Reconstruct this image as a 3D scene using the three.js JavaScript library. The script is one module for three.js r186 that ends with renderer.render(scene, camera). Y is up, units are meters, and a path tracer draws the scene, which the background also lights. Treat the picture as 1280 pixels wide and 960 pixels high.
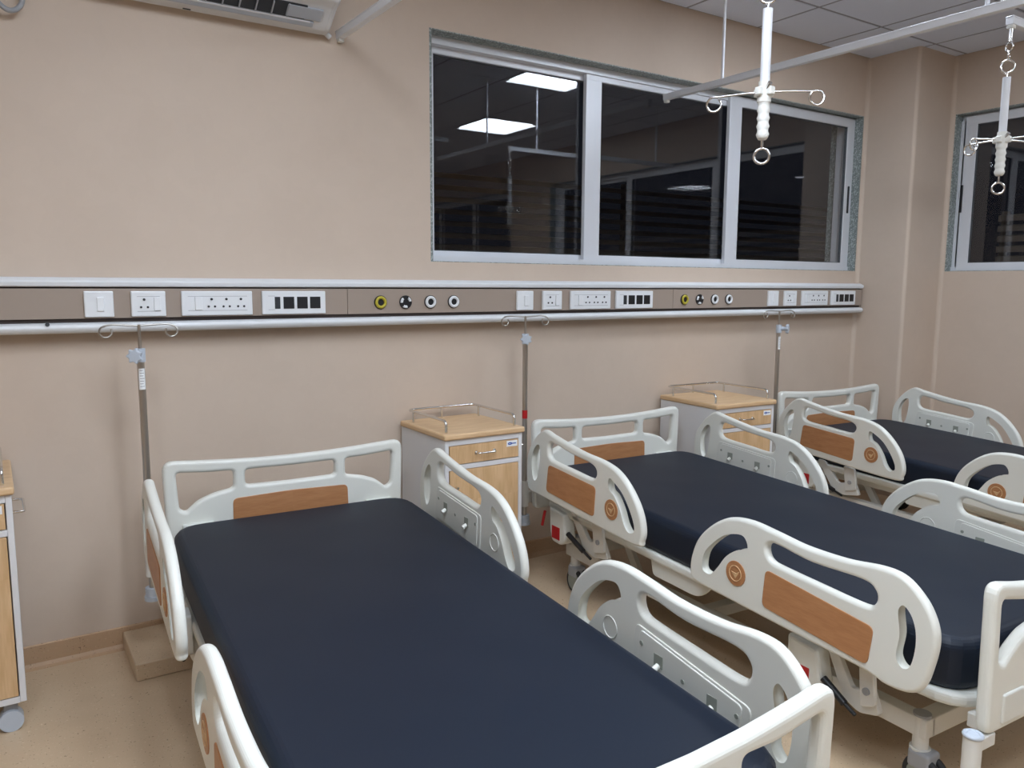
import * as THREE from 'three';
import { RoundedBoxGeometry } from 'three/addons/geometries/RoundedBoxGeometry.js';
import { mergeGeometries } from 'three/addons/utils/BufferGeometryUtils.js';
import { RectAreaLightUniformsLib } from 'three/addons/lights/RectAreaLightUniformsLib.js';

// ---------------------------------------------------------------- camera, sky, lights, exposure
const scene = new THREE.Scene();
scene.background = new THREE.Color(0.0035, 0.004, 0.006);              // night outside
const camera = new THREE.PerspectiveCamera(51.952, 1280 / 960, 0.05, 60);
{
  const yaw = THREE.MathUtils.degToRad(33.4735), pitch = THREE.MathUtils.degToRad(7.2283), roll = THREE.MathUtils.degToRad(0.3062);
  const f = new THREE.Vector3(Math.sin(yaw) * Math.cos(pitch), -Math.sin(pitch), -Math.cos(yaw) * Math.cos(pitch));
  const r = new THREE.Vector3(Math.cos(yaw), 0, Math.sin(yaw)), u = new THREE.Vector3().crossVectors(r, f);
  const r2 = r.clone().multiplyScalar(Math.cos(roll)).addScaledVector(u, Math.sin(roll));
  const u2 = u.clone().multiplyScalar(Math.cos(roll)).addScaledVector(r, -Math.sin(roll));
  camera.matrixAutoUpdate = true;
  camera.quaternion.setFromRotationMatrix(new THREE.Matrix4().makeBasis(r2, u2, f.clone().negate()));
  camera.position.set(-0.3293, 1.4099, 3.2582);
}
const renderer = new THREE.WebGLRenderer({ antialias: true });
renderer.toneMapping = THREE.LinearToneMapping;
renderer.toneMappingExposure = 1.36;
renderer.shadowMap.enabled = true;
RectAreaLightUniformsLib.init();
const CEIL = 2.907, GX0 = 2.95, GSX = 0.585, GZ0 = 0.416, GSZ = 0.59;   // suspended ceiling and its grid
const PANELS = [[0, 1], [1, 4], [-5, 2], [-4, 5], [-7, 4], [-3, 8], [-4, 3]];    // grid cells that hold a light panel
const PANEL_LIGHT = 9, PANEL_GLOW = 12, PANEL_COLOR = [0.88, 0.985, 1.12];
for (const [i, j] of PANELS) {
  const l = new THREE.RectAreaLight(new THREE.Color(...PANEL_COLOR), PANEL_LIGHT, 0.55, 0.55);
  l.position.set(GX0 + (i + 0.5) * GSX, CEIL - 0.012, GZ0 + (j + 0.5) * GSZ);
  l.rotation.x = -Math.PI / 2;
  scene.add(l);
}

// ---------------------------------------------------------------- helpers
const V2 = (x, y) => new THREE.Vector2(x, y), V3 = (x, y, z) => new THREE.Vector3(x, y, z);
let seed = 12345;
const rnd = () => { seed = (seed * 1664525 + 1013904223) >>> 0; return seed / 4294967296; };
const used = new Map();
function numbered(name) {
  const n = used.get(name) || 0; used.set(name, n + 1);
  return n ? `${name}_${String(n).padStart(3, '0')}` : name;
}
function sh(m) { m.castShadow = true; m.receiveShadow = true; return m; }
function part(name, geo, mat, parent, label) {
  const m = sh(new THREE.Mesh(Array.isArray(geo) ? merge(geo) : geo, mat)); m.name = name; parent.add(m);
  if (label) m.userData.label = label;
  return m;
}
function thing(name, label, category, pos = [0, 0, 0], turn = 0, group) {
  const o = new THREE.Group(); o.name = numbered(name); scene.add(o);
  o.position.set(...pos); o.rotation.y = turn; o.userData = { label, category };
  if (group) o.userData.group = group;
  return o;
}
function structure(name, geo, mat, parent = scene) {
  const m = geo ? sh(new THREE.Mesh(Array.isArray(geo) ? merge(geo) : geo, mat)) : new THREE.Group();
  m.name = name; m.userData.kind = 'structure'; parent.add(m); return m;
}
function merge(list) {
  return mergeGeometries(list.map(g => {
    const n = g.index ? g.toNonIndexed() : g;
    for (const k of Object.keys(n.attributes)) if (!['position', 'normal', 'uv'].includes(k)) n.deleteAttribute(k);
    return n;
  }));
}
// box from corner to corner, uv in metres
function bx(x0, x1, y0, y1, z0, z1) {
  const w = x1 - x0, h = y1 - y0, d = z1 - z0, g = new THREE.BoxGeometry(w, h, d), uv = g.attributes.uv, n = g.attributes.normal;
  g.translate((x0 + x1) / 2, (y0 + y1) / 2, (z0 + z1) / 2);
  const p = g.attributes.position;
  for (let i = 0; i < uv.count; i++) {
    const X = p.getX(i), Y = p.getY(i), Z = p.getZ(i);
    if (Math.abs(n.getX(i)) > 0.5) uv.setXY(i, Z, Y); else if (Math.abs(n.getY(i)) > 0.5) uv.setXY(i, X, Z); else uv.setXY(i, X, Y);
  }
  return g;
}
function rb(x0, x1, y0, y1, z0, z1, r = 0.004, seg = 2) {
  const g = new RoundedBoxGeometry(x1 - x0, y1 - y0, z1 - z0, seg, r);
  g.translate((x0 + x1) / 2, (y0 + y1) / 2, (z0 + z1) / 2);
  const p = g.attributes.position, n = g.attributes.normal, uv = g.attributes.uv;
  for (let i = 0; i < uv.count; i++) {
    const a = Math.abs(n.getX(i)), b = Math.abs(n.getY(i)), c = Math.abs(n.getZ(i));
    if (a > b && a > c) uv.setXY(i, p.getZ(i), p.getY(i)); else if (b > c) uv.setXY(i, p.getX(i), p.getZ(i)); else uv.setXY(i, p.getX(i), p.getY(i));
  }
  return g;
}
function cyl(a, b, r, seg = 16, r2 = r) {
  a = V3(...a); b = V3(...b);
  const d = b.clone().sub(a), g = new THREE.CylinderGeometry(r2, r, d.length(), seg);
  g.applyQuaternion(new THREE.Quaternion().setFromUnitVectors(V3(0, 1, 0), d.clone().normalize()));
  g.translate(...a.clone().add(b).multiplyScalar(0.5).toArray());
  return g;
}
function tube(pts, r, seg = 48, rs = 10, closed = false, tension = 0.5) {
  const c = new THREE.CatmullRomCurve3(pts.map(p => V3(...p)), closed, 'catmullrom', tension);
  return new THREE.TubeGeometry(c, seg, r, rs, closed);
}
// polyline tube with rounded corners
function bent(pts, r, bend = 0.02, rs = 10) {
  const P = pts.map(p => V3(...p)), path = new THREE.CurvePath();
  let from = P[0];
  for (let i = 1; i < P.length - 1; i++) {
    const a = P[i].clone().add(P[i - 1].clone().sub(P[i]).setLength(bend)), b = P[i].clone().add(P[i + 1].clone().sub(P[i]).setLength(bend));
    path.add(new THREE.LineCurve3(from, a)); path.add(new THREE.QuadraticBezierCurve3(a, P[i], b)); from = b;
  }
  path.add(new THREE.LineCurve3(from, P[P.length - 1]));
  const dense = []; 
  for (const c of path.curves) { const n = c.isLineCurve3 ? 2 : 6; for (let k = 0; k < n; k++) dense.push(c.getPoint(k / n)); }
  dense.push(P[P.length - 1]);
  const poly = new THREE.CurvePath();
  for (let i = 0; i + 1 < dense.length; i++) if (dense[i].distanceTo(dense[i + 1]) > 1e-6) poly.add(new THREE.LineCurve3(dense[i], dense[i + 1]));
  return new THREE.TubeGeometry(poly, dense.length * 3, r, rs, false);
}
function torus(c, R, r, normal = [0, 0, 1], arc = Math.PI * 2, start = 0) {
  const g = new THREE.TorusGeometry(R, r, 10, 36, arc); g.rotateZ(start);
  g.applyQuaternion(new THREE.Quaternion().setFromUnitVectors(V3(0, 0, 1), V3(...normal).normalize()));
  g.translate(...c); return g;
}
function smooth(pts, n = 6) {
  return new THREE.CatmullRomCurve3(pts.map(p => V3(p[0], p[1], 0)), true, 'catmullrom', 0.5).getPoints(pts.length * n).slice(0, -1).map(p => V2(p.x, p.y));
}
// polygon with rounded corners: [x, y, radius]
function roundPoly(pts, r0 = 0.015) {
  const out = [], n = pts.length;
  for (let i = 0; i < n; i++) {
    const p = V2(pts[i][0], pts[i][1]), a = V2(...pts[(i + n - 1) % n]), b = V2(...pts[(i + 1) % n]), r = pts[i][2] ?? r0;
    const A = p.clone().add(a.clone().sub(p).setLength(r)), B = p.clone().add(b.clone().sub(p).setLength(r));
    for (let k = 0; k <= 5; k++) { const t = k / 5; out.push(V2((1 - t) ** 2 * A.x + 2 * t * (1 - t) * p.x + t * t * B.x, (1 - t) ** 2 * A.y + 2 * t * (1 - t) * p.y + t * t * B.y)); }
  }
  return out;
}
function slab(outline, holes, depth, bevel, seg = 4, round = bevel) {
  const s = new THREE.Shape(outline);
  for (const h of holes) s.holes.push(new THREE.Path(h));
  const g = new THREE.ExtrudeGeometry(s, { depth: Math.max(depth - 2 * round, 0.0005), bevelEnabled: bevel > 0, bevelThickness: round, bevelSize: bevel, bevelOffset: -bevel, bevelSegments: seg, curveSegments: 8 });
  g.translate(0, 0, -Math.max(depth - 2 * round, 0.0005) / 2);
  return g;
}
const rectPts = (x0, x1, y0, y1, r) => roundPoly([[x0, y0], [x1, y0], [x1, y1], [x0, y1]], r);

// ---------------------------------------------------------------- procedural textures and materials
function noiseGrid(n, cells) {
  const g = []; for (let i = 0; i < cells * cells; i++) g.push(rnd());
  const at = (x, y) => g[((y % cells) + cells) % cells * cells + ((x % cells) + cells) % cells];
  return (u, v) => {
    const x = u * cells, y = v * cells, i = Math.floor(x), j = Math.floor(y); let a = x - i, b = y - j; a = a * a * (3 - 2 * a); b = b * b * (3 - 2 * b);
    return (at(i, j) * (1 - a) + at(i + 1, j) * a) * (1 - b) + (at(i, j + 1) * (1 - a) + at(i + 1, j + 1) * a) * b;
  };
}
function tex(n, fn, srgb, size) {
  const d = new Uint8Array(n * n * 4);
  for (let y = 0; y < n; y++) for (let x = 0; x < n; x++) {
    const c = fn(x / n, y / n), k = (y * n + x) * 4;
    for (let q = 0; q < 3; q++) d[k + q] = Math.max(0, Math.min(255, Math.round(255 * (Array.isArray(c) ? c[q] : c))));
    d[k + 3] = 255;
  }
  const t = new THREE.DataTexture(d, n, n, THREE.RGBAFormat);
  t.wrapS = t.wrapT = THREE.RepeatWrapping; t.magFilter = THREE.LinearFilter; t.minFilter = THREE.LinearMipmapLinearFilter; t.generateMipmaps = true;
  if (srgb) t.colorSpace = THREE.SRGBColorSpace;
  t.repeat.set(1 / size, 1 / size); t.needsUpdate = true; return t;
}
const n4 = noiseGrid(0, 4), n9 = noiseGrid(0, 9), n23 = noiseGrid(0, 23), n64 = noiseGrid(0, 64), n128 = noiseGrid(0, 128);
const hex = h => { const c = new THREE.Color(h); return c; };
const mix3 = (a, b, t) => a.map((x, i) => x + (b[i] - x) * t);
const s3 = (r, g, b) => [r / 255, g / 255, b / 255];
const M = {};
const std = (o) => new THREE.MeshStandardMaterial(o);
const phys = (o) => new THREE.MeshPhysicalMaterial(o);
const paintMap = tex(512, (u, v) => { const t = 0.5 * n9(u, v) + 0.3 * n23(u, v) + 0.2 * n64(u, v); return mix3(s3(200, 182, 165), s3(207, 189, 172), t); }, true, 2.2);
const paintBump = tex(512, (u, v) => 0.4 * n64(u, v) + 0.6 * n128(u, v), false, 0.9);
M.wall = std({ map: paintMap, roughness: 0.62, bumpMap: paintBump, bumpScale: 0.00012 });
const speck = tex(1024, (u, v) => {
  const t = 0.5 * n9(u, v) + 0.5 * n23(u, v), k = n128((u * 3.1) % 1, (v * 2.7) % 1), q = n128((u * 2.3 + 0.37) % 1, (v * 3.3) % 1);
  let c = mix3(s3(196, 171, 141), s3(206, 182, 152), t);
  if (k > 0.93) c = mix3(c, s3(128, 104, 82), 0.75); if (q > 0.93) c = mix3(c, s3(226, 206, 180), 0.7);
  return c;
}, true, 1.6);
M.floor = std({ map: speck, roughness: 0.42 });
M.skirt = std({ map: speck.clone(), color: new THREE.Color(0.86, 0.76, 0.7), roughness: 0.5 });
M.tile = std({ color: new THREE.Color(0.75, 0.79, 0.9), roughness: 0.95, bumpMap: tex(256, (u, v) => (n128(u, v) > 0.8 ? 0 : 1) * 0.6 + 0.4 * n64(u, v), false, 0.3), bumpScale: 0.001 });
M.tbar = std({ color: new THREE.Color(0.3, 0.3, 0.34), roughness: 0.6 });
M.slab = std({ color: 0x77777a, roughness: 0.9 });
M.alu = std({ color: new THREE.Color(0.7, 0.72, 0.76), roughness: 0.42, metalness: 0.15 });
M.gasket = std({ color: 0x55585c, roughness: 0.7 });
M.glass = phys({ color: 0xffffff, transmission: 1, thickness: 0, roughness: 0.0, ior: 1.5 });
const granite = tex(256, (u, v) => { const k = 0.5 * n128(u, v) + 0.5 * n64(u, v); return mix3(s3(96, 104, 102), s3(176, 184, 182), k > 0.62 ? 1 : k * 0.8); }, true, 0.35);
M.granite = std({ map: granite, roughness: 0.45 });
M.louver = std({ color: new THREE.Color(0.13, 0.105, 0.085), roughness: 0.8 });
M.unitWhite = std({ color: new THREE.Color(0.76, 0.78, 0.8), roughness: 0.35 });
M.fascia = std({ color: new THREE.Color(0.36, 0.29, 0.24), roughness: 0.42 });
M.groove = std({ color: new THREE.Color(0.06, 0.045, 0.04), roughness: 0.8 });
M.plate = std({ color: new THREE.Color(0.82, 0.84, 0.86), roughness: 0.3 });
M.rocker = std({ color: new THREE.Color(0.86, 0.88, 0.9), roughness: 0.25 });
M.pin = std({ color: 0x2a2b30, roughness: 0.6 });
M.black = std({ color: 0x17181c, roughness: 0.45 });
M.yellow = std({ color: new THREE.Color(0.5, 0.42, 0.04), roughness: 0.4 });
M.abs = std({ color: new THREE.Color(0.755, 0.755, 0.695), roughness: 0.36 });
M.absPanel = std({ color: new THREE.Color(0.715, 0.72, 0.67), roughness: 0.42 });
M.powder = std({ color: new THREE.Color(0.7, 0.69, 0.65), roughness: 0.45 });
const lam = tex(512, (u, v) => { const w = 0.55 * n23(u * 0.25 + 0.02 * n4(u, v), v) + 0.45 * n128(u * 0.12, v); return mix3(s3(168, 115, 75), s3(188, 136, 94), w); }, true, 0.35);
M.laminate = std({ map: lam, roughness: 0.4 });
const beech = tex(512, (u, v) => { const w = 0.6 * n23(u + 0.02 * n4(u, v), v * 0.2) + 0.4 * n128(u, v * 0.1); return mix3(s3(196, 158, 114), s3(222, 188, 146), w); }, true, 0.5);
M.beech = std({ map: beech, roughness: 0.42 });
const beechTop = tex(512, (u, v) => { const w = 0.6 * n23(u * 0.2, v) + 0.4 * n128(u * 0.1, v); return mix3(s3(200, 164, 122), s3(224, 192, 152), w); }, true, 0.5);
M.beechTop = std({ map: beechTop, roughness: 0.4 });
M.cabWhite = std({ color: new THREE.Color(0.72, 0.72, 0.73), roughness: 0.45 });
M.chrome = std({ color: new THREE.Color(0.75, 0.74, 0.72), metalness: 1, roughness: 0.16 });
M.steel = std({ color: new THREE.Color(0.5, 0.48, 0.45), metalness: 1, roughness: 0.3 });
M.knob = std({ color: new THREE.Color(0.5, 0.55, 0.62), roughness: 0.4 });
M.grey = std({ color: new THREE.Color(0.33, 0.34, 0.36), roughness: 0.5 });
M.tyre = std({ color: 0x26272a, roughness: 0.6 });
M.red = std({ color: new THREE.Color(0.5, 0.012, 0.015), roughness: 0.4 });
M.catch = std({ color: new THREE.Color(0.28, 0.3, 0.26), roughness: 0.5 });
M.mattress = phys({ color: new THREE.Color(0.0042, 0.0098, 0.0225), specularIntensity: 0.75, roughness: 0.5, bumpMap: tex(512, (u, v) => 0.7 * n4(u, v) + 0.3 * n9(u, v), false, 1.3), bumpScale: 0.006, sheen: 0.06, sheenRoughness: 0.5, sheenColor: new THREE.Color(0.25, 0.28, 0.36) });
M.trackWhite = std({ color: new THREE.Color(0.76, 0.78, 0.82), roughness: 0.4 });
M.nylon = std({ color: new THREE.Color(0.78, 0.78, 0.74), roughness: 0.5 });
M.acWhite = std({ color: new THREE.Color(0.66, 0.66, 0.67), roughness: 0.4 });
M.acGrey = std({ color: new THREE.Color(0.4, 0.42, 0.46), roughness: 0.4 });
M.acDark = std({ color: 0x2c2f34, roughness: 0.6 });
M.diffuser = std({ color: 0xffffff, emissive: new THREE.Color(...PANEL_COLOR), emissiveIntensity: PANEL_GLOW, roughness: 0.6 });
function paper(w, h, draw) {
  const c = document.createElement('canvas'); c.width = w; c.height = h; const x = c.getContext('2d');
  x.fillStyle = '#eceeee'; x.fillRect(0, 0, w, h); draw(x, w, h);
  const t = new THREE.CanvasTexture(c); t.colorSpace = THREE.SRGBColorSpace; return std({ map: t, roughness: 0.5 });
}
M.sticker = paper(128, 64, (x) => {
  x.fillStyle = '#2f55a8'; x.beginPath(); x.ellipse(40, 32, 26, 15, 0, 0, 7); x.fill(); x.fillRect(66, 27, 46, 11);
  x.fillStyle = '#e9eef6'; x.fillRect(26, 29, 24, 5);
});
M.poleTag = paper(32, 96, (x) => { x.fillStyle = '#9a9a9c'; for (let i = 0; i < 7; i++) x.fillRect(6, 8 + i * 12, 14 + (i * 5) % 8, 3); });

// ---------------------------------------------------------------- room shell
const X0 = -2.9, X1 = 5.08, Z1 = 8.2, TH = 0.24, WY0 = 1.51, WY1 = 2.535;
const WX0 = 1.375, WX1 = 4.64;
structure('floor', bx(X0 - TH, X1 + TH, -0.15, 0, -TH, Z1 + TH), M.floor);
structure('wall_back', [
  bx(X0 - TH, WX0, 0, 3.3, -TH, 0), bx(WX1, X1 + TH, 0, 3.3, -TH, 0),
  bx(WX0, WX1, 0, WY0, -TH, 0), bx(WX0, WX1, WY1, 3.3, -TH, 0)], M.wall);
const RW = [[0.375, 3.9], [4.7, 7.7]];
structure('wall_right', [
  bx(X1, X1 + TH, 0, WY0, 0, Z1 + TH), bx(X1, X1 + TH, WY1, 3.3, 0, Z1 + TH),
  bx(X1, X1 + TH, WY0, WY1, 0, RW[0][0]), bx(X1, X1 + TH, WY0, WY1, RW[0][1], RW[1][0]), bx(X1, X1 + TH, WY0, WY1, RW[1][1], Z1 + TH)], M.wall);
structure('wall_left', bx(X0 - TH, X0, 0, 3.3, 0, Z1 + TH), M.wall);
structure('wall_rear', bx(X0, X1, 0, 3.3, Z1, Z1 + TH), M.wall);
{ // corner pillar with softly rounded arris
  const g = rb(4.66, X1 + 0.05, -0.02, 3.2, -0.05, 0.35, 0.022, 4);
  structure('wall_corner', g, M.wall);
}
{ // coved inside corners of the pillar
  const cove = (x, z) => { const p = [V2(0, 0)], r = 0.03; for (let k = 0; k <= 6; k++) { const a = k / 6 * Math.PI / 2; p.push(V2(-r + r * Math.sin(a), -(r - r * Math.cos(a)))); }
    const g = new THREE.ExtrudeGeometry(new THREE.Shape(p), { depth: CEIL, bevelEnabled: false }); g.rotateX(-Math.PI / 2); g.translate(x, 0, z); return g; };
  structure('trim_1', cove(4.661, -0.001), M.wall); structure('trim_2', cove(X1 + 0.001, 0.349), M.wall);
}
// coved skirting
{
  const cove = (len) => { const s = new THREE.Shape([V2(0, 0), V2(0.03, 0), V2(0.014, 0.006), V2(0.007, 0.018), V2(0.005, 0.082), V2(0, 0.086)]); const g = new THREE.ExtrudeGeometry(s, { depth: len, bevelEnabled: false }); return g; };
  const a = cove(4.66 - X0); a.rotateY(-Math.PI / 2); a.translate(4.66, 0, 0);
  structure('baseboard_back', a, M.skirt);
  const b = cove(Z1 - 0.35); b.rotateZ(0); b.scale(-1, 1, 1); b.translate(X1, 0, 0.35);
  structure('baseboard_right', b, M.skirt);
}
// suspended ceiling: slab, tiles and tee bars
{
  const c = structure('ceiling', null);
  part('ceiling_slab', bx(X0 - TH, X1 + TH, 3.2, 3.4, -TH, Z1 + TH), M.slab, c);
  const xs = [], zs = [];
  for (let x = GX0 - 10 * GSX; x < X1; x += GSX) xs.push(x);
  for (let z = GZ0; z < Z1; z += GSZ) zs.push(z);
  const ex = [X0, ...xs.filter(x => x > X0 + 0.05), X1], ez = [0, ...zs, Z1];
  const lit = new Set(PANELS.map(([i, j]) => `${(GX0 + i * GSX).toFixed(2)}_${(GZ0 + j * GSZ).toFixed(2)}`));
  const cache = new Map();
  for (let i = 0; i + 1 < ex.length; i++) for (let j = 0; j + 1 < ez.length; j++) {
    if (lit.has(`${ex[i].toFixed(2)}_${ez[j].toFixed(2)}`)) continue;
    const w = ex[i + 1] - ex[i] - 0.02, d = ez[j + 1] - ez[j] - 0.02, key = w.toFixed(3) + d.toFixed(3);
    if (w < 0.05 || d < 0.05) continue;
    if (!cache.has(key)) cache.set(key, bx(-w / 2, w / 2, 0, 0.014, -d / 2, d / 2));
    const t = part('ceiling_tile', cache.get(key), M.tile, c); t.position.set((ex[i] + ex[i + 1]) / 2, CEIL + 0.001, (ez[j] + ez[j + 1]) / 2);
  }
  for (const x of ex) part('tee_bar', bx(x - 0.0115, x + 0.0115, CEIL + 0.003, CEIL + 0.03, 0, Z1), M.tbar, c);
  for (const z of ez) part('tee_bar', bx(X0, X1, CEIL + 0.004, CEIL + 0.029, z - 0.0115, z + 0.0115), M.tbar, c);
}
PANELS.forEach(([i, j], k) => {
  const names = ['square ceiling light panel between the middle bed and the pillar-side bed', 'square ceiling light panel beyond the foot of the pillar-side bed',
    'square light panel in the ceiling in front of the air conditioner', 'square light panel in the ceiling across the room from the air conditioner',
    'square light panel in the ceiling beside the left wall', 'square light panel in the ceiling near the middle of the rear wall', 'square ceiling light panel over the foot of the bed below the air conditioner'];
  const t = thing('ceiling_light', names[k], 'light', [GX0 + (i + 0.5) * GSX, CEIL, GZ0 + (j + 0.5) * GSZ], 0, 'recessed ceiling light panels');
  const a = 0.283, b = 0.268;
  part('light_frame', [bx(-a, a, 0, 0.02, -a, -b), bx(-a, a, 0, 0.02, b, a), bx(-a, -b, 0, 0.02, -b, b), bx(b, a, 0, 0.02, -b, b)], M.trackWhite, t);
  part('light_diffuser', bx(-b, b, 0.006, 0.014, -b, b), M.diffuser, t);
});

// ---------------------------------------------------------------- windows
// a window in its own frame: width along +x, opening from y0 to y1, room on the +z side, wall face at z = 0
function makeWindow(name, w, sashes, latchSide) {
  const g = structure(name, null), y0 = WY0, y1 = WY1;
  const jt = 0.012;
  part('stone_surround', [bx(0, jt, y0, y1, -0.235, 0), bx(w - jt, w, y0, y1, -0.235, 0), bx(0, w, y0, y0 + 0.004, -0.235, -0.02), bx(0, w, y1 - 0.005, y1, -0.235, 0)], M.granite, g);
  const f = 0.03;
  part('window_frame', [bx(jt, w - jt, y0 + 0.004, y0 + 0.03, -0.17, -0.05), bx(jt, w - jt, y1 - 0.04, y1 - 0.005, -0.17, -0.075),
    bx(jt, jt + f, y0 + 0.03, y1 - 0.04, -0.17, -0.06), bx(w - jt - f, w - jt, y0 + 0.03, y1 - 0.04, -0.17, -0.07)], M.alu, g);
  for (const [a, b, z, s0, s1, latch] of sashes) {            // from, to, depth of the face, stile widths
    const s = new THREE.Group(); s.name = 'sash'; g.add(s);
    const ya = y0 + 0.012, yb = y1 - 0.012, d = 0.026, gl = y0 + 0.056, gt = y1 - 0.07;
    part('sash_frame', [rb(a, b, ya, gl, z - d, z, 0.003), rb(a, b, gt, yb, z - d, z, 0.003), rb(a, a + s0, gl - 0.003, gt + 0.003, z - d, z, 0.003), rb(b - s1, b, gl - 0.003, gt + 0.003, z - d, z, 0.003)], M.alu, s);
    part('glass_pane', bx(a + s0 - 0.004, b - s1 + 0.004, gl - 0.004, gt + 0.004, z - d / 2 - 0.002, z - d / 2 + 0.002), M.glass, s);
    part('gasket', [bx(a + s0 - 0.001, b - s1 + 0.001, gl - 0.001, gl + 0.004, z - d + 0.002, z - 0.006), bx(a + s0 - 0.001, b - s1 + 0.001, gt - 0.004, gt + 0.001, z - d + 0.002, z - 0.006),
      bx(a + s0 - 0.001, a + s0 + 0.004, gl, gt, z - d + 0.002, z - 0.006), bx(b - s1 - 0.004, b - s1 + 0.001, gl, gt, z - d + 0.002, z - 0.006)], M.gasket, s);
    if (latch) part('latch', rb(latch - 0.008, latch + 0.008, 1.9, 2.08, z - 0.001, z + 0.006, 0.003), M.black, s, 'black slim latch handle');
  }
  return g;
}
{
  const w = WX1 - WX0, o = -WX0;
  const g = makeWindow('window_1', w, [
    [0.03, 2.415 + o, -0.115, 0.05, 0.055], [2.335 + o, 3.5 + o, -0.085, 0.105, 0.05], [3.395 + o, 4.628 + o, -0.055, 0.105, 0.075, 4.59 + o]]);
  g.position.set(WX0, 0, 0);
  const side = (name, [z0, z1]) => {
    const l = z1 - z0, h = makeWindow(name, l, [
      [0.03, l / 3 + 0.04, -0.06, 0.085, 0.08, name === 'window_2' ? 0.045 : null], [l / 3 - 0.04, 2 * l / 3 + 0.04, -0.09, 0.085, 0.08], [2 * l / 3 - 0.04, l - 0.03, -0.12, 0.085, 0.08]]);
    h.rotation.y = -Math.PI / 2; h.position.set(X1, 0, z0);
  };
  side('window_2', RW[0]); side('window_3', RW[1]);
}
// louvered screens outside the windows
{
  const screen = (label, n, y0, pitch, len, mat, pos, turn) => {
    const t = thing('louver_screen', label, 'louver', pos, turn);
    const s = new THREE.Shape([V2(-0.02, 0), V2(0.02, 0.012), V2(0.02, 0.05), V2(-0.02, 0.04)]);
    const g = new THREE.ExtrudeGeometry(s, { depth: len, bevelEnabled: false }); g.rotateY(Math.PI / 2);
    for (let k = 0; k < n; k++) { const m = part('slat', g, mat, t); m.position.y = y0 + k * pitch; }
    for (const x of [0, len / 2 - .02, len - .04]) part('post', bx(x, x + .04, -0.1, y0 + n * pitch, -0.06, -0.025), mat, t);
    return t;
  };
  screen('brown slatted screen outside the window beside the pillar', 8, 1.36, 0.075, 3.6, M.louver, [X1 + 0.85, 0, 0.3], -Math.PI / 2);
  screen('brown slatted screen outside the far window of the side wall', 8, 1.36, 0.075, 3.2, M.louver, [X1 + 0.85, 0, 4.6], -Math.PI / 2);
  screen('brown slatted screen some way outside the three-pane window', 11, 1.3, 0.1, 8.5, M.louver, [WX0 - 0.6, 0, -2.8], 0);
}

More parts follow.
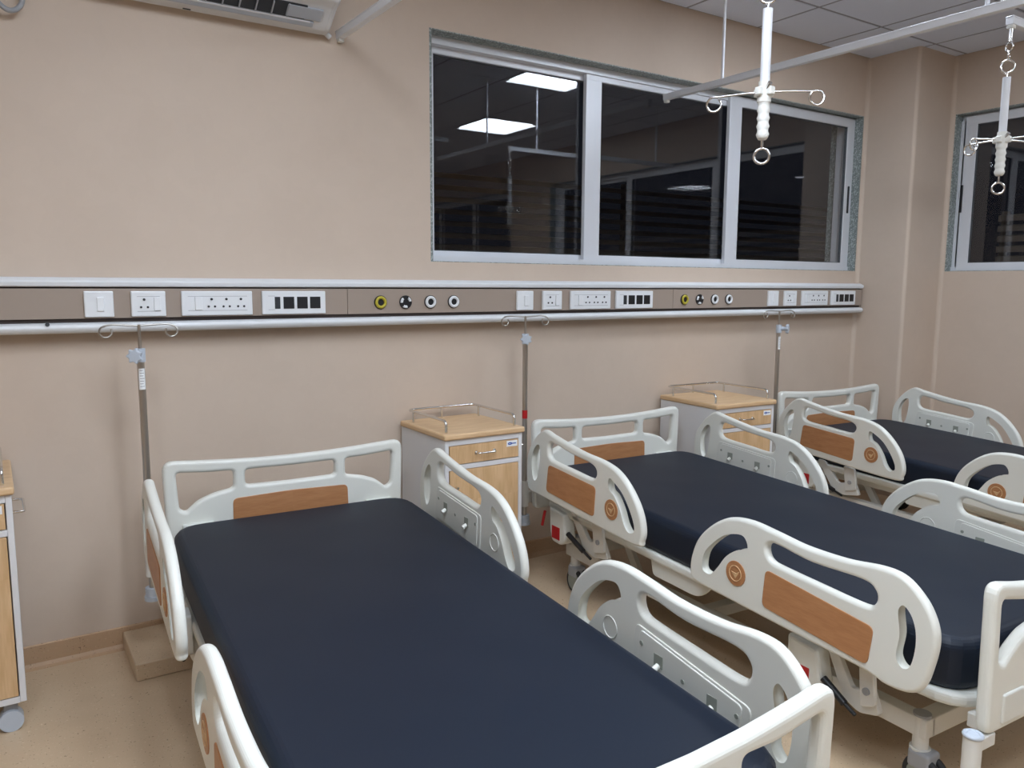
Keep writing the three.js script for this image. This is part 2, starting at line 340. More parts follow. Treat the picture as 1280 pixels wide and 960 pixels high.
// ---------------------------------------------------------------- bed head unit along the wall
{
  const t = thing('bed_head_unit', 'long wall-mounted bed head unit with taupe fascia, sockets and gas outlets', 'bed head unit', [0, 0, 0]);
  const xa = X0 + 0.02, xb = 4.632, zf = 0.066;
  const top = new THREE.Shape(roundPoly([[0.001, 1.392], [0.074, 1.392], [0.078, 1.412], [0.05, 1.426], [0.001, 1.426]], 0.006));
  part('top_channel', cleanSweep(top, xa, xb), M.unitWhite, t, 'white top channel');
  part('back_box', bx(xa, xb - 0.004, 1.262, 1.392, 0.001, zf - 0.012), M.groove, t);
  for (const [a, b] of [[xa, -0.908], [-0.906, 0.941], [0.943, 2.853], [2.855, xb - 0.006]])
    part('fascia_panel', rb(a, b, 1.279, 1.386, zf - 0.012, zf, 0.0015), M.fascia, t);
  part('bumper_rail', cleanSweep(new THREE.Shape(smooth([[0.03, 1.232], [0.07, 1.229], [0.086, 1.245], [0.08, 1.26], [0.055, 1.265], [0.03, 1.262]], 5)), xa, xb - 0.01), M.unitWhite, t, 'white rounded bumper rail');
  for (let x = xa + 0.4; x < xb; x += 0.925) part('rail_bracket', bx(x - 0.02, x + 0.02, 1.24, 1.262, 0.001, 0.035), M.unitWhite, t);
  part('end_cap', bx(xb - 0.006, xb, 1.266, 1.392, 0.001, zf + 0.002), M.fascia, t);
  part('screw', cyl([-0.165, 1.258, 0.07], [-0.165, 1.262, 0.088], 0.007, 10), M.black, t);
  const yc = 1.33, zp = zf;
  const plate = (x0, x1) => { const m = part('socket_plate', slab(rectPts(x0, x1, yc - 0.046, yc + 0.047, 0.004), [], 0.014, 0.004, 2), M.plate, t); m.position.z = zp + 0.006; return m; };
  const onPlate = 0.007;
  const pins = (m, cx) => part('pin_hole', [cyl([cx, yc + 0.016, onPlate - 0.002], [cx, yc + 0.016, onPlate + 0.002], 0.0048, 10), cyl([cx - 0.0115, yc - 0.012, onPlate - 0.002], [cx - 0.0115, yc - 0.012, onPlate + 0.002], 0.0042, 10), cyl([cx + 0.0115, yc - 0.012, onPlate - 0.002], [cx + 0.0115, yc - 0.012, onPlate + 0.002], 0.0042, 10)], M.pin, m);
  const rocker = (m, cx, w = 0.023, h = 0.05) => part('rocker_switch', rb(cx - w / 2, cx + w / 2, yc - h / 2, yc + h / 2, onPlate - 0.004, onPlate + 0.005, 0.002), M.rocker, m);
  const line = (m, x0, x1) => { for (const e of [0.0265, -0.0278]) part('module_edge', bx(x0, x1, yc + e, yc + e + 0.0013, onPlate - 0.002, onPlate + 0.0006), M.grey, m); };
  for (let k = -1; k < 3; k++) {
    const o = k * 1.85;
    const a = plate(o - 0.048, o + 0.047); rocker(a, o + 0.004);
    const b = plate(o + 0.104, o + 0.222); pins(b, o + 0.148); rocker(b, o + 0.192); line(b, o + 0.124, o + 0.202);
    const c = plate(o + 0.277, o + 0.541); rocker(c, o + 0.338, 0.026); for (const q of [0.386, 0.441, 0.496]) pins(c, o + q); line(c, o + 0.3, o + 0.52);
    const d = plate(o + 0.579, o + 0.841); line(d, o + 0.603, o + 0.63);
    part('data_port', rb(o + 0.629, o + 0.651, yc - 0.024, yc + 0.024, onPlate - 0.003, onPlate + 0.002, 0.001), M.acDark, d);
    for (const q of [0.686, 0.742, 0.796]) part('data_port', [rb(o + q - 0.022, o + q + 0.022, yc - 0.024, yc + 0.024, onPlate - 0.003, onPlate + 0.002, 0.001), bx(o + q - 0.005, o + q + 0.005, yc + 0.006, yc + 0.014, onPlate, onPlate + 0.003)], M.black, d);
    [1.092, 1.212, 1.335, 1.455].forEach((q, n) => {
      const x = o + q; if (x > 4.6) return;
      const c0 = part('gas_outlet', cyl([x, yc - 0.002, zf - 0.004], [x, yc - 0.002, zf + 0.006], 0.0295, 28), n === 1 ? M.black : M.black, t, ['yellow vacuum outlet', 'black and white air outlet', 'white oxygen outlet', 'white oxygen outlet'][n]);
      if (n === 1) {
        for (const s of [0.15, 2.3]) { const r = part('outlet_ring', torus([x, yc - 0.002, zf + 0.007], 0.0205, 0.006, [0, 0, 1], 0.95, s), M.plate, c0); }
        part('outlet_ring', torus([x, yc - 0.002, zf + 0.007], 0.0205, 0.006, [0, 0, 1], 0.95, 4.0), M.plate, c0);
      } else part('outlet_ring', torus([x, yc - 0.002, zf + 0.007], 0.0205, 0.0065), n === 0 ? M.yellow : M.plate, c0);
    });
  }
}
function cleanSweep(s, x0, x1) {                                   // shape in (z, y) swept along x
  const g = new THREE.ExtrudeGeometry(s, { depth: x1 - x0, bevelEnabled: false, curveSegments: 8 });
  g.rotateY(-Math.PI / 2); g.translate(x1, 0, 0); return g;       // shape x -> z, depth -> -x
}

// ---------------------------------------------------------------- low floor plinth
{
  const t = thing('floor_plinth', 'low beige floor plinth against the wall behind the bed head', 'plinth', [0, 0, 0]);
  part('plinth_body', rb(0.02, 0.62, 0, 0.066, 0.004, 0.325, 0.006, 2), M.floor, t);
}

// ---------------------------------------------------------------- hospital beds (local: x across, z from head to foot)
const HEAD_RAIL = [[.09, .482], [.077, .555], [.087, .635], [.14, .712], [.217, .766], [.29, .757], [.384, .741], [.523, .722], [.652, .713], [.744, .692], [.818, .645], [.88, .575], [.908, .505], [.903, .452], [.86, .424], [.55, .438], [.222, .458], [.125, .463]];
const HEAD_HOLES = [
  [[.12, .61], [.134, .66], [.168, .698], [.2, .69], [.201, .62], [.184, .545], [.154, .515], [.128, .54]],
  [[.266, .69], [.275, .656], [.32, .645], [.45, .637], [.572, .629], [.604, .64], [.606, .664], [.565, .68], [.43, .693], [.33, .71], [.282, .714]],
  [[.69, .635], [.702, .66], [.735, .65], [.794, .612], [.844, .55], [.868, .50], [.862, .47], [.824, .46], [.793, .488], [.766, .54], [.732, .582], [.70, .6]]];
const FOOT_RAIL = [[1.17, .405], [1.162, .44], [1.168, .483], [1.19, .54], [1.23, .59], [1.29, .637], [1.35, .663], [1.427, .672], [1.523, .664], [1.635, .652], [1.769, .654], [1.88, .668], [1.947, .66], [2.003, .618], [2.035, .566], [2.044, .515], [2.034, .448], [2.015, .386], [1.978, .356], [1.913, .349], [1.839, .362], [1.579, .373], [1.268, .388], [1.2, .393]];
const FOOT_HOLES = [
  [[1.216, .46], [1.225, .51], [1.256, .552], [1.32, .604], [1.39, .624], [1.42, .606], [1.424, .572], [1.38, .556], [1.335, .522], [1.3, .474], [1.268, .44], [1.232, .438]],
  [[1.499, .6], [1.513, .575], [1.56, .567], [1.7, .558], [1.832, .551], [1.862, .563], [1.862, .592], [1.82, .608], [1.66, .604], [1.545, .618], [1.51, .618]],
  [[1.93, .57], [1.95, .594], [1.978, .573], [1.995, .53], [1.996, .475], [1.983, .424], [1.955, .412], [1.932, .442], [1.938, .505]]];
const spread = (pts, d) => {                                        // push a closed outline outwards
  const area = pts.reduce((a, p, i) => { const q = pts[(i + 1) % pts.length]; return a + p.x * q.y - q.x * p.y; }, 0), k = area > 0 ? 1 : -1;
  return pts.map((p, i) => { const a = pts[(i + pts.length - 1) % pts.length], b = pts[(i + 1) % pts.length], t = b.clone().sub(a).normalize(); return V2(p.x + k * d * t.y, p.y - k * d * t.x); });
};
const railSlab = (o, h) => { const g = slab(smooth(o), h.map(p => spread(smooth(p), 0.005)), 0.031, 0.012, 6, 0.015); g.rotateY(-Math.PI / 2); return g; };
const flatX = (pts, d, x, bevel = 0.001) => { const g = slab(pts, [], d, bevel, 2); g.rotateY(-Math.PI / 2); g.translate(x, 0, 0); return g; };
function makeBed() {
  const t = new THREE.Group();
  // headboard and footboard
  const board = (yTop, sag, yLow, yWin, yIn, yOut, W, wood) => {
    const top = x => yTop - sag + sag * (x / W) ** 2, o = [];
    o.push([-W + 0.012, yLow, 0.03], [W - 0.012, yLow, 0.03], [W, yTop - 0.002, 0.045]);
    for (let k = 3; k >= -3; k--) o.push([k * W / 4, top(k * W / 4), 0.02]);
    o.push([-W, yTop - 0.002, 0.045]);
    const hole = s => { const p = [[0.214, top(.3) - 0.046, .015], [0.3, top(.3) - 0.044, 0.02], [0.413, top(.41) - 0.043, .018], [0.405, yOut, .014], [0.382, yOut - 0.01, 0.008], [0.34, yOut + 0.026, 0.02], [0.285, yIn - 0.014, 0.02], [0.214, yIn - 0.001, .016]].map(([x, y, r]) => [s * x, y, r]); return roundPoly(s > 0 ? p : p.reverse()); };
    const mid = roundPoly([[-0.172, yIn + 0.004, .018], [0, yIn + 0.001, 0.03], [0.172, yIn + 0.004, .018], [0.172, top(.17) - 0.041, .018], [0, top(0) - 0.04, 0.03], [-0.172, top(.17) - 0.041, .018]]);
    return slab(roundPoly(o), [hole(1), hole(-1), mid], 0.036, 0.0135, 4);
  };
  const hb = part('headboard', board(.777, .024, .34, .65, .652, .592, .458), M.abs, t);
  part('laminate_panel', (() => { const g = slab(roundPoly([[-.222, .515, .016], [.222, .515, .016], [.22, .612, .02], [0, .618, .05], [-.22, .612, .02]]), [], 0.008, 0.002, 2); g.translate(0, 0, 0.0165); return g; })(), M.laminate, hb, 'wood-look laminate panel');
  for (const s of [-1, 1]) part('mattress_stop', rb(s * 0.345 - 0.055, s * 0.345 + 0.055, 0.4, 0.541, 0.018, 0.04, 0.006), M.absPanel, hb);
  const fb = part('footboard', board(.692, .056, .285, .55, .545, .475, .45), M.abs, t);
  fb.position.z = 2.115;
  part('laminate_panel', (() => { const g = slab(roundPoly([[-.2, .40, .016], [.2, .40, .016], [.2, .505, .02], [0, .52, .05], [-.2, .505, .02]]), [], 0.008, 0.002, 2); g.translate(0, 0, 0.0165); return g; })(), M.laminate, fb, 'wood-look laminate panel');
  for (const s of [-1, 1]) part('hand_grip', rb(s * 0.33 - 0.05, s * 0.33 + 0.05, 0.305, 0.385, 0.012, 0.024, 0.006), M.absPanel, fb);
  // deck and mattress, sloping a little to the foot
  const plan = (x, z0, z1, r) => roundPoly([[-x, -z1, r], [x, -z1, r], [x, -z0, r], [-x, -z0, r]]);
  const lay = (pts, y0, y1, b, seg) => { const g = slab(pts, [], y1 - y0, b, seg); g.rotateX(-Math.PI / 2); g.translate(0, (y0 + y1) / 2, 0); g.rotateX(0.03); return g; };
  part('deck', [lay(plan(.452, .06, 2.07, .13), .378, .414, .012, 3)], M.absPanel, t);
  for (const s of [-1, 1]) part('side_valance', (() => { const g = flatX(roundPoly([[.84, .385, .01], [.86, .29, .02], [1.12, .285, .05], [1.2, .375, .02]]), .012, s * .43, .003); return g; })(), M.absPanel, t);
  const mg = lay(plan(.446, .045, 2.045, .115), .408, .556, .032, 6);
  part('mattress', mg, M.mattress, t, 'navy vinyl-covered mattress');
  // four side rails
  const rails = [['head', HEAD_RAIL, HEAD_HOLES, [[.269, .620], [.252, .498], [.607, .471], [.616, .597]], [.72, .53], 0], ['foot', FOOT_RAIL, FOOT_HOLES, [[1.497, .538], [1.488, .417], [1.859, .383], [1.872, .495]], [1.376, .485], 1.35]];
  for (const [, o, h, quad, disc, off] of rails) for (const s of [-1, 1]) {
    const g = railSlab(o, h); g.translate(s * 0.52, 0, 0);
    const r = part('side_rail', g, M.abs, t);
    const xo = s * (0.52 + 0.016), xi = s * (0.52 - 0.016);
    part('laminate_panel', flatX(roundPoly(quad, .02), .005, xo, .0012), M.laminate, r, 'wood-look laminate panel');
    const dk = (rad, d, x) => flatX(Array.from({ length: 28 }, (_, i) => V2(disc[0] + rad * Math.cos(i / 28 * 2 * Math.PI), disc[1] + rad * Math.sin(i / 28 * 2 * Math.PI))), d, x);
    part('emblem_disc', dk(.041, .005, xo), M.laminate, r, 'round wood-look disc with an embossed arrow');
    part('emblem', [(() => { const q = torus([0, 0, 0], .025, .0018, [1, 0, 0]); q.translate(xo + s * .003, disc[1], disc[0]); return q; })(), flatX([V2(disc[0] - .016, disc[1] + .004), V2(disc[0] + .002, disc[1] - .016), V2(disc[0] + .018, disc[1] + .012), V2(disc[0] + .004, disc[1] + .002)], .004, xo + s * .002)], M.beech, r);
    // moulded inner face
    const c = quad.reduce((a, p) => [a[0] + p[0] / 4, a[1] + p[1] / 4], [0, 0]), grow = k => quad.map(p => [c[0] + (p[0] - c[0]) * k, c[1] + (p[1] - c[1]) * k]);
    const inner = part('inner_panel', flatX(roundPoly(grow(1.06), .02), .006, xi, .002), M.absPanel, r);
    part('inner_panel', flatX(roundPoly(grow(.94), .016), .006, xi - s * .003, .002), M.absPanel, r);
    part('dial', [(() => { const q = torus([0, 0, 0], .03, .002, [1, 0, 0]); q.translate(xi, disc[1], disc[0]); return q; })()], M.absPanel, r);
    const at = (u, v) => { const A = quad, L = [A[0][0] + (A[1][0] - A[0][0]) * v, A[0][1] + (A[1][1] - A[0][1]) * v], R = [A[3][0] + (A[2][0] - A[3][0]) * v, A[3][1] + (A[2][1] - A[3][1]) * v]; return [L[0] + (R[0] - L[0]) * u, L[1] + (R[1] - L[1]) * u]; };
    for (const u of [.24, .74]) {
      const [z, y] = at(u, .42), x = xi - s * .006;
      part('catch_plate', bx(x - .0015, x + .0015, y - .016, y + .016, z - .016, z + .016), M.catch, r);
      part('catch_peg', cyl([x, y - .012, z], [x - s * .016, y - .02, z], .008, 12), M.abs, r);
    }
    for (const [u, v] of [[.06, .3], [.48, .45], [.94, .3]]) { const [z, y] = at(u, v); part('screw', cyl([xi - s * .004, y, z], [xi - s * .008, y, z], .006, 10), M.catch, r); }
    // folding mechanism below the rail
    const dz = off, dy = off ? -0.066 : 0, X = s * 0.452;
    part('mechanism_housing', flatX(roundPoly([[.195 + dz, .405 + dy, .01], [.305 + dz, .39 + dy, .01], [.33 + dz, .28 + dy, .02], [.29 + dz, .245 + dy, .02], [.215 + dz, .25 + dy, .02], [.2 + dz, .3 + dy, .01]]), .06, X, .01), M.abs, t);
    part('red_label', bx(Math.min(X + s * .029, X + s * .032), Math.max(X + s * .029, X + s * .032), .268 + dy, .325 + dy, .222 + dz, .283 + dz), M.red, t);
    const q = z => .31 + (z - .31) * (off ? .66 : 1) + dz;
    part('hinge_arm', [flatX(roundPoly([[q(.31), .42 + dy], [q(.36), .42 + dy], [q(.46), .31 + dy], [q(.56), .34 + dy], [q(.6), .27 + dy], [q(.5), .25 + dy], [q(.42), .27 + dy]], .015), .02, X - s * .01, .003), flatX(roundPoly([[q(.50), .42 + dy], [q(.57), .415 + dy], [q(.59), .3 + dy], [q(.52), .28 + dy]], .012), .016, X + s * .008, .003)], M.powder, t);
    part('pivot', cyl([X, .335 + dy, q(.548)], [X + s * .022, .335 + dy, q(.548)], .011, 14), M.grey, t);
    part('gas_spring', [cyl([X + s * .02, .312 + dy, q(.335)], [X + s * .02, .268 + dy, q(.45)], .0115, 12), cyl([X + s * .02, .268 + dy, q(.45)], [X + s * .02, .25 + dy, q(.505)], .006, 10)], M.black, t);
  }
  // frame, lever, casters
  part('base_frame', [rb(-.39, -.345, .165, .222, .2, 1.95, .004), rb(.345, .39, .165, .222, .2, 1.95, .004), rb(-.36, .36, .165, .222, .22, .27, .004), rb(-.36, .36, .165, .222, 1.9, 1.95, .004), rb(-.36, .36, .18, .222, 1.05, 1.1, .004)], M.powder, t);
  part('lift_frame', [rb(-.34, -.3, .30, .35, .1, 2.0, .004), rb(.3, .34, .30, .35, .1, 2.0, .004), rb(-.36, .36, .315, .352, .06, .1, .004), rb(-.4, .4, .27, .31, 2.06, 2.1, .004), rb(-.03, .03, .2, .34, .55, .6, .004), rb(-.32, .32, .29, .33, .9, .95, .004), rb(-.32, .32, .26, .3, 1.6, 1.65, .004)], M.powder, t);
  part('lift_arm', [-1, 1].flatMap(s => [.55, 1.45].map(z => { const g = rb(-.012, .012, -.1, .1, -.02, .02, .003); g.rotateX(-.6); g.translate(s * .29, .265, z); return g; })), M.powder, t);
  for (const s of [-1, 1]) { part('mounting_post', cyl([s * .33, .3, .03], [s * .33, .42, .03], .018), M.powder, t); part('mounting_post', cyl([s * .36, .26, 2.085], [s * .36, .36, 2.085], .016), M.powder, t); }
  for (const s of [-1, 1]) {
    const so = part('accessory_socket', [cyl([s * .497, .15, 2.13], [s * .497, .31, 2.13], .022, 20), rb(Math.min(s * .39, s * .49), Math.max(s * .39, s * .49), .25, .285, 2.1, 2.13, .004)], M.powder, t);
    part('socket_ring', [torus([s * .497, .31, 2.13], .019, .006, [0, 1, 0]), cyl([s * .497, .309, 2.13], [s * .497, .312, 2.13], .016, 16)], M.knob, so);
    part('release_lever', cyl([s * .475, .37, .15], [s * .475, .298, .128], .007, 10), M.red, t, 'red release lever');
    for (const z of [.25, 1.925]) {
      const ca = part('caster', [cyl([s * .37, .1, z], [s * .37, z > 1 ? .225 : .26, z], .0215, 18), cyl([s * .37, .085, z], [s * .37, .13, z], .028, 18)], M.powder, t);
      part('post_cap', cyl([s * .37, z > 1 ? .224 : .259, z], [s * .37, z > 1 ? .23 : .265, z], .024, 18), M.grey, ca);
      part('caster_fork', [rb(s * .37 - .03, s * .37 + .03, .075, .128, z - .02, z + .045, .01)], M.grey, ca);
      const w = z + .022;
      part('tyre', [torus([s * .37 - .016, .058, w], .048, .0105, [1, 0, 0]), torus([s * .37 + .016, .058, w], .048, .0105, [1, 0, 0])], M.tyre, ca);
      part('wheel_disc', cyl([s * .37 - .026, .058, w], [s * .37 + .026, .058, w], .042, 24), M.catch, ca);
    }
  }
  return t;
}
{
  const proto = makeBed();
  const beds = [[.603, .297, -.059, 'white hospital bed with navy mattress standing below the air conditioner'],
    [2.235, .265, -.05, 'white hospital bed with navy mattress between the two cabinets with chrome gallery rails'],
    [4.08, .243, -.088, 'white hospital bed with navy mattress in the corner beside the wall pillar']];
  beds.forEach(([x, z, a, label], k) => {
    const b = k ? proto.clone() : proto; b.name = numbered('hospital_bed'); scene.add(b);
    b.position.set(x, 0, z); b.rotation.y = a; b.userData = { label, category: 'bed', group: 'hospital beds in a row' };
  });
}

// ---------------------------------------------------------------- drip poles on the bed heads
function ivPole(x, z, turn, label, knobSide, redTag, top = 1.262, whiteTag = true, reach = .12) {
  const t = thing('drip_pole', label, 'drip pole', [x, 0, z], 0, 'drip poles on the bed heads');
  part('pole', cyl([0, .30, 0], [0, 1.15, 0], .0125, 18), M.steel, t);
  const rod = part('inner_rod', cyl([0, 1.14, 0], [0, top, 0], .0055, 12), M.steel, t);
  const c = Math.cos(turn), s = Math.sin(turn), P = (u, y, w = 0) => [u * c - w * s, y, u * s + w * c];
  for (const q of [-1, 1]) {
    const pts = [P(0, top - .004), P(q * .04, top - .002), P(q * .085, top), P(q * .112, top - .004)];
    for (let k = 0; k <= 9; k++) { const a = Math.PI / 2 - k / 9 * 5.2; pts.push(P(q * (.105 + .02 * Math.cos(a)), top - .024 + .02 * Math.sin(a), q * .004 * k / 3)); }
    part('hook', tube(pts, .0032, 70, 8), M.steel, t);
  }
  const k = part('clamp_knob', [cyl([knobSide * .008, 1.155, .006], [knobSide * .022, 1.155, .036], .012, 12)], M.knob, t);
  const lobes = []; for (let i = 0; i < 7; i++) { const a = i / 7 * 2 * Math.PI; lobes.push(V2(.021 * Math.cos(a), .021 * Math.sin(a)), V2(.028 * Math.cos(a + .45), .028 * Math.sin(a + .45))); }
  const lg = slab(smooth(lobes.map(p => [p.x, p.y]), 4), [], .016, .004, 2);
  lg.applyQuaternion(new THREE.Quaternion().setFromUnitVectors(V3(0, 0, 1), V3(knobSide * .42, 0, .9).normalize())); lg.translate(knobSide * .024, 1.155, .042);
  part('knob_head', lg, M.knob, k, 'blue-grey lobed clamp knob');
  part('clamp_collar', cyl([0, 1.13, 0], [0, 1.178, 0], .0165, 18), M.knob, t);
  if (whiteTag) part('paper_tag', (() => { const g = new THREE.CylinderGeometry(.0131, .0131, .075, 16, 1, true, -.9, 1.8); g.translate(0, 1.07, 0); return g; })(), M.poleTag, t, 'white paper tag');
  if (redTag) part('red_tape', cyl([0, .775, 0], [0, .815, 0], .0131, 16), M.red, t, 'red tape band');
  part('socket_sleeve', [cyl([0, .345, 0], [0, .47, 0], .021, 18), rb(.012, reach, .36, .415, -.02, .012, .005)], M.powder, t, 'white socket bracket');
  part('pole_foot', [cyl([0, .27, 0], [0, .302, 0], .026, 18), cyl([0, .255, 0], [0, .27, 0], .03, 18)], M.knob, t);
  return t;
}
ivPole(.105, .222, .05, 'stainless drip pole at the head of the bed below the air conditioner', -1, false);
ivPole(1.768, .198, .08, 'stainless drip pole with red tape between bedside cabinet and middle bed', -1, true, 1.262, false);
ivPole(3.585, .215, .08, 'stainless drip pole at the head of the bed beside the pillar', 1, false, 1.262, true, .034);

// ---------------------------------------------------------------- bedside cabinets (local: front towards +z, back at z = 0)
function cabinet(pos, turn, w, d, label) {
  const t = thing('bedside_cabinet', label, 'cabinet', pos, turn, 'bedside cabinets'), H = .79, h0 = .095;
  const b = part('body', [rb(-w / 2, -w / 2 + .018, h0, H - .026, 0, d, .003), rb(w / 2 - .018, w / 2, h0, H - .026, 0, d, .003), bx(-w / 2 + .018, w / 2 - .018, h0, H - .026, 0, .012), bx(-w / 2 + .018, w / 2 - .018, h0, h0 + .02, .012, d), bx(-w / 2 + .018, w / 2 - .018, H - .05, H - .026, .012, d), bx(-w / 2 + .018, w / 2 - .018, .635, .655, .012, d)], M.cabWhite, t);
  part('top_board', rb(-w / 2 - .008, w / 2 + .008, H - .026, H, -.0, d + .012, .008, 3), M.beechTop, t, 'beech-look top board');
  const dr = part('drawer_front', rb(-w / 2 + .021, w / 2 - .021, .658, H - .053, d - .014, d + .002, .0015), M.beech, t, 'beech-look drawer front');
  part('handle', [bent([[-.045, .7, d], [-.045, .7, d + .028], [.045, .7, d + .028], [.045, .7, d]], .0042, .02, 8), cyl([-.045, .7, d], [-.045, .7, d + .006], .008, 12), cyl([.045, .7, d], [.045, .7, d + .006], .008, 12)], M.chrome, dr, 'chrome bow handle');
  const st = part('sticker', (() => { const g = new THREE.PlaneGeometry(.056, .026); g.translate(w / 2 - .055, H - .07, d + .0026); return g; })(), M.sticker, dr, 'small white sticker with blue logo');
  const door = part('door', rb(-w / 2 + .021, w / 2 - .021, h0 + .023, .632, d - .014, d + .002, .0015), M.beech, t, 'beech-look door');
  part('door_knob', [cyl([-w / 2 + .05, .56, d], [-w / 2 + .05, .56, d + .02], .005, 10)], M.chrome, door);
  const gx = w / 2 - .022, z0 = .03, z1 = d - .03, y = H + .05;
  part('gallery_rail', [bent([[-gx, H, z1], [-gx, y, z1], [-gx, y, z0], [gx, y, z0], [gx, y, z1], [gx, H, z1]], .006, .025, 10), cyl([-gx, H, z0 + .05], [-gx, y, z0 + .05], .005, 10), cyl([.0, H, z0], [.0, y, z0], .005, 10), cyl([gx, H, z0 + .05], [gx, y, z0 + .05], .005, 10)], M.chrome, t, 'chrome gallery rail');
  part('side_handle', bent([[w / 2, .70, d * .55], [w / 2 + .032, .70, d * .55], [w / 2 + .032, .70, d * .93], [w / 2, .70, d * .93]], .004, .012, 8), M.chrome, t, 'chrome side handle');
  for (const sx of [-1, 1]) for (const z of [.05, d - .045]) {
    const c = part('caster', [rb(sx * (w / 2 - .045) - .02, sx * (w / 2 - .045) + .02, .052, h0, z - .022, z + .022, .006)], M.grey, t);
    part('caster_wheel', z > .2 ? cyl([sx * (w / 2 - .045), .034, z - .006], [sx * (w / 2 - .045), .034, z + .036], .034, 24) : cyl([sx * (w / 2 - .045) - .022, .034, z], [sx * (w / 2 - .045) + .022, .034, z], .034, 24), M.knob, c);
  }
  return t;
}
cabinet([-.53, 0, .02], 0, .44, .44, 'bedside cabinet with chrome side handle, drip pole and plinth between it and the bed');
cabinet([1.4, 0, .02], 0, .385, .415, 'white and beech bedside cabinet between the bed below the air conditioner and middle bed');
cabinet([3.045, 0, .03], -.06, .43, .44, 'white and beech bedside cabinet between the middle bed and the pillar-side bed');

// ---------------------------------------------------------------- ceiling-hung tracks
function track(label, a, b, rods, group) {
  const t = thing('ceiling_track', label, 'track', [0, 0, 0]);
  const d = V3(...b).sub(V3(...a)), len = d.length(), g = [rb(-.015, .015, -.016, .016, 0, len, .003), bx(-.017, .017, .010, .014, .0, len)];
  const p = part('track_bar', g, M.trackWhite, t); p.position.set(...a); p.rotation.y = Math.atan2(d.x, d.z);
  const e = part('end_stop', rb(-.012, .012, -.03, -.012, .004, .03, .003), M.nylon, t); e.position.set(...a); e.rotation.y = p.rotation.y;
  for (const [x, z, r = .0075] of rods) {
    part('hanger_rod', cyl([x, a[1] + .014, z], [x, CEIL + .004, z], r, 12), M.trackWhite, t);
    part('rod_flange', cyl([x, CEIL - .006, z], [x, CEIL + .002, z], .03, 16), M.trackWhite, t);
  }
  return t;
}
track('white ceiling-hung curtain track fixed to the wall beside the air conditioner', [.955, 2.428, .0], [.965, 2.428, 2.3], [[.962, 1.5]]);
track('long white curtain track on rods with its end in front of the window', [2.85, 2.432, -.04], [2.85, 2.432, 2.4], [[2.85, .37], [2.85, 1.65]]);
track('white track over the bed next to the pillar carrying a drip hanger', [3.035, 2.432, 1.645], [4.7, 2.432, 1.645], [[3.3, 1.645], [4.5, 1.645]]);
track('white track over the middle bed carrying a drip hanger', [1.6, 2.432, 1.625], [2.5, 2.432, 1.625], [[1.75, 1.625], [2.35, 1.625]]);

// ---------------------------------------------------------------- drip hangers
function hanger(x, z, arms, label) {
  const t = thing('drip_hanger', label, 'drip hanger', [x, 0, z], 0, 'hanging drip hooks'), h = 1.985;
  part('suspension', [cyl([0, 2.355, 0], [0, 2.418, 0], .008, 12), torus([0, 2.335, 0], .016, .0035, [1, 0, .3]), torus([0, 2.305, 0], .014, .0035, [.3, 0, 1]), torus([0, 2.262, 0], .024, .0042, [-.77, 0, .63]), cyl([0, 2.22, 0], [0, 2.24, 0], .004, 8)], M.chrome, t, 'chrome swivel and ring');
  part('tube', [cyl([0, h, 0], [0, 2.222, 0], .0145, 20)], M.trackWhite, t);
  part('hub', [rb(-.032, .032, h - .012, h + .012, -.011, .011, .004), rb(-.011, .011, h - .012, h + .012, -.032, .032, .004), cyl([0, h - .03, 0], [0, h + .012, 0], .0205, 16), cyl([0, h + .01, 0], [0, h + .03, 0], .018, 16)], M.nylon, t);
  part('thumb_screw', [cyl([0, h - .004, 0], [-.012, h + .02, .03], .007, 10)], M.chrome, t);
  const bead = [V2(.0, -.135), V2(.012, -.135)];
  for (let k = 0; k < 5; k++) { const y = -.132 + k * .024; bead.push(V2(.016, y + .003), V2(.0195, y + .012), V2(.016, y + .021)); }
  bead.push(V2(.02, -.008), V2(.02, 0), V2(0, 0));
  const g = new THREE.LatheGeometry(bead, 20); g.translate(0, h - .004, 0);
  part('grip', g, M.nylon, t);
  part('lower_ring', [cyl([0, h - .138, 0], [0, h - .165, 0], .0045, 10), torus([0, h - .187, 0], .022, .0042, [-.77, 0, .63])], M.chrome, t, 'chrome ring');
  for (const [dx, dz, l = .15] of arms) {
    const n = Math.hypot(dx, dz), ux = dx / n, uz = dz / n, pts = [[0, h, 0], [ux * l * .5, h, uz * l * .5], [ux * l * .9, h - .002, uz * l * .9]];
    for (let k = 0; k <= 10; k++) { const a = Math.PI / 2 - k / 10 * 5.6; pts.push([ux * (l + .021 * Math.cos(a)) - uz * .0012 * k, h - .022 + .021 * Math.sin(a), uz * (l + .021 * Math.cos(a)) + ux * .0012 * k]); }
    part('hook_arm', tube(pts, .0035, 80, 8), M.chrome, t, 'chrome arm ending in an open ring');
  }
  return t;
}
hanger(1.652, 1.625, [[-.075, -.127], [.109, .1]], 'two-armed drip hanger with white tube and chrome rings in front of the three-pane window');
hanger(3.05, 1.645, [[-.125, -.045, .125], [.125, .045, .125], [0, -.13, .125], [0, .13, .125]], 'four-armed drip hanger with white tube hung in front of the side window');

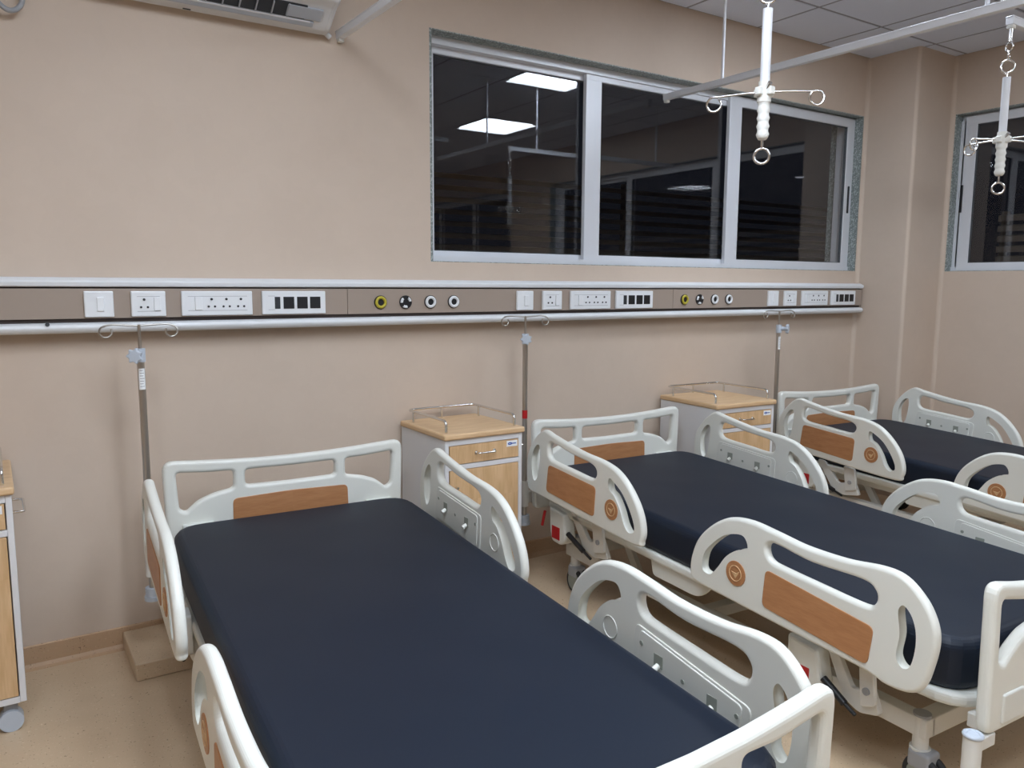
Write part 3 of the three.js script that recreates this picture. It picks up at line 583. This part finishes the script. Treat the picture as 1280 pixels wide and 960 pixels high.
// ---------------------------------------------------------------- air conditioner
{
  const t = thing('air_conditioner', 'white wall-mounted split air conditioner with open louver flap', 'air conditioner', [0, 0, 0]);
  const prof = [[.002, 2.70], [.002, 2.425], [.03, 2.408], [.075, 2.412], [.10, 2.43], [.128, 2.452], [.16, 2.474], [.205, 2.49], [.214, 2.55], [.205, 2.67], [.18, 2.70]];
  const g = cleanSweep(new THREE.Shape(roundPoly(prof, .008)), -.02, .865);
  part('housing', g, M.acWhite, t);
  part('end_cap', (() => { const s = slab(roundPoly(prof, .012), [], .03, .011, 4); s.rotateY(-Math.PI / 2); s.translate(.873, 0, 0); return s; })(), M.acWhite, t);
  // outlet below: dark opening with vanes, flap in front
  const on = (z, y, dz, dy) => { const a = Math.atan2(dy, dz); return a; };
  const slope = Math.atan2(2.474 - 2.43, .16 - .10);
  const place = (m, x, z, y) => { m.rotation.x = -slope; m.position.set(x, y, z); return m; };
  place(part('outlet', bx(-.36, .36, -.004, .004, -.03, .03), M.acDark, t), .41, .132, 2.452);
  for (let k = 0; k < 11; k++) place(part('vane', bx(-.002, .002, -.012, .004, -.027, .027), M.acGrey, t), .1 + k * .06, .132, 2.451);
  place(part('flap', rb(-.39, .39, -.005, .005, -.008, .016, .003), M.acGrey, t), .42, .092, 2.420);
  place(part('flap_edge', rb(-.375, .375, -.003, .003, -.003, .003, .001), M.acWhite, t), .42, .106, 2.426);
  place(part('deflector', rb(-.07, .07, -.004, .006, -.026, .026, .003), M.acGrey, t), .765, .132, 2.449);
  part('drain_stub', cyl([.885, 2.42, .03], [.905, 2.405, .03], .011, 12), M.acWhite, t);
  part('marking', [bx(.335, .362, 2.4065, 2.4095, .045, .05)], M.acDark, t);
}
// grey hose loop at the far side of the air conditioner
{
  const t = thing('hose_loop', 'grey hose loop hanging on the wall beyond the air conditioner', 'hose');
  part('hose', tube([[-.30, 2.52, .03], [-.27, 2.42, .035], [-.25, 2.34, .04], [-.222, 2.305, .045], [-.195, 2.305, .045], [-.172, 2.335, .04], [-.165, 2.40, .035], [-.15, 2.5, .03], [-.08, 2.55, .02]], .0085, 80, 10), M.grey, t);
  part('wall_clip', [bx(-.315, -.275, 2.5, 2.53, 0, .04), bx(-.1, -.06, 2.53, 2.57, 0, .03)], M.grey, t);
}
renderer.render(scene, camera);
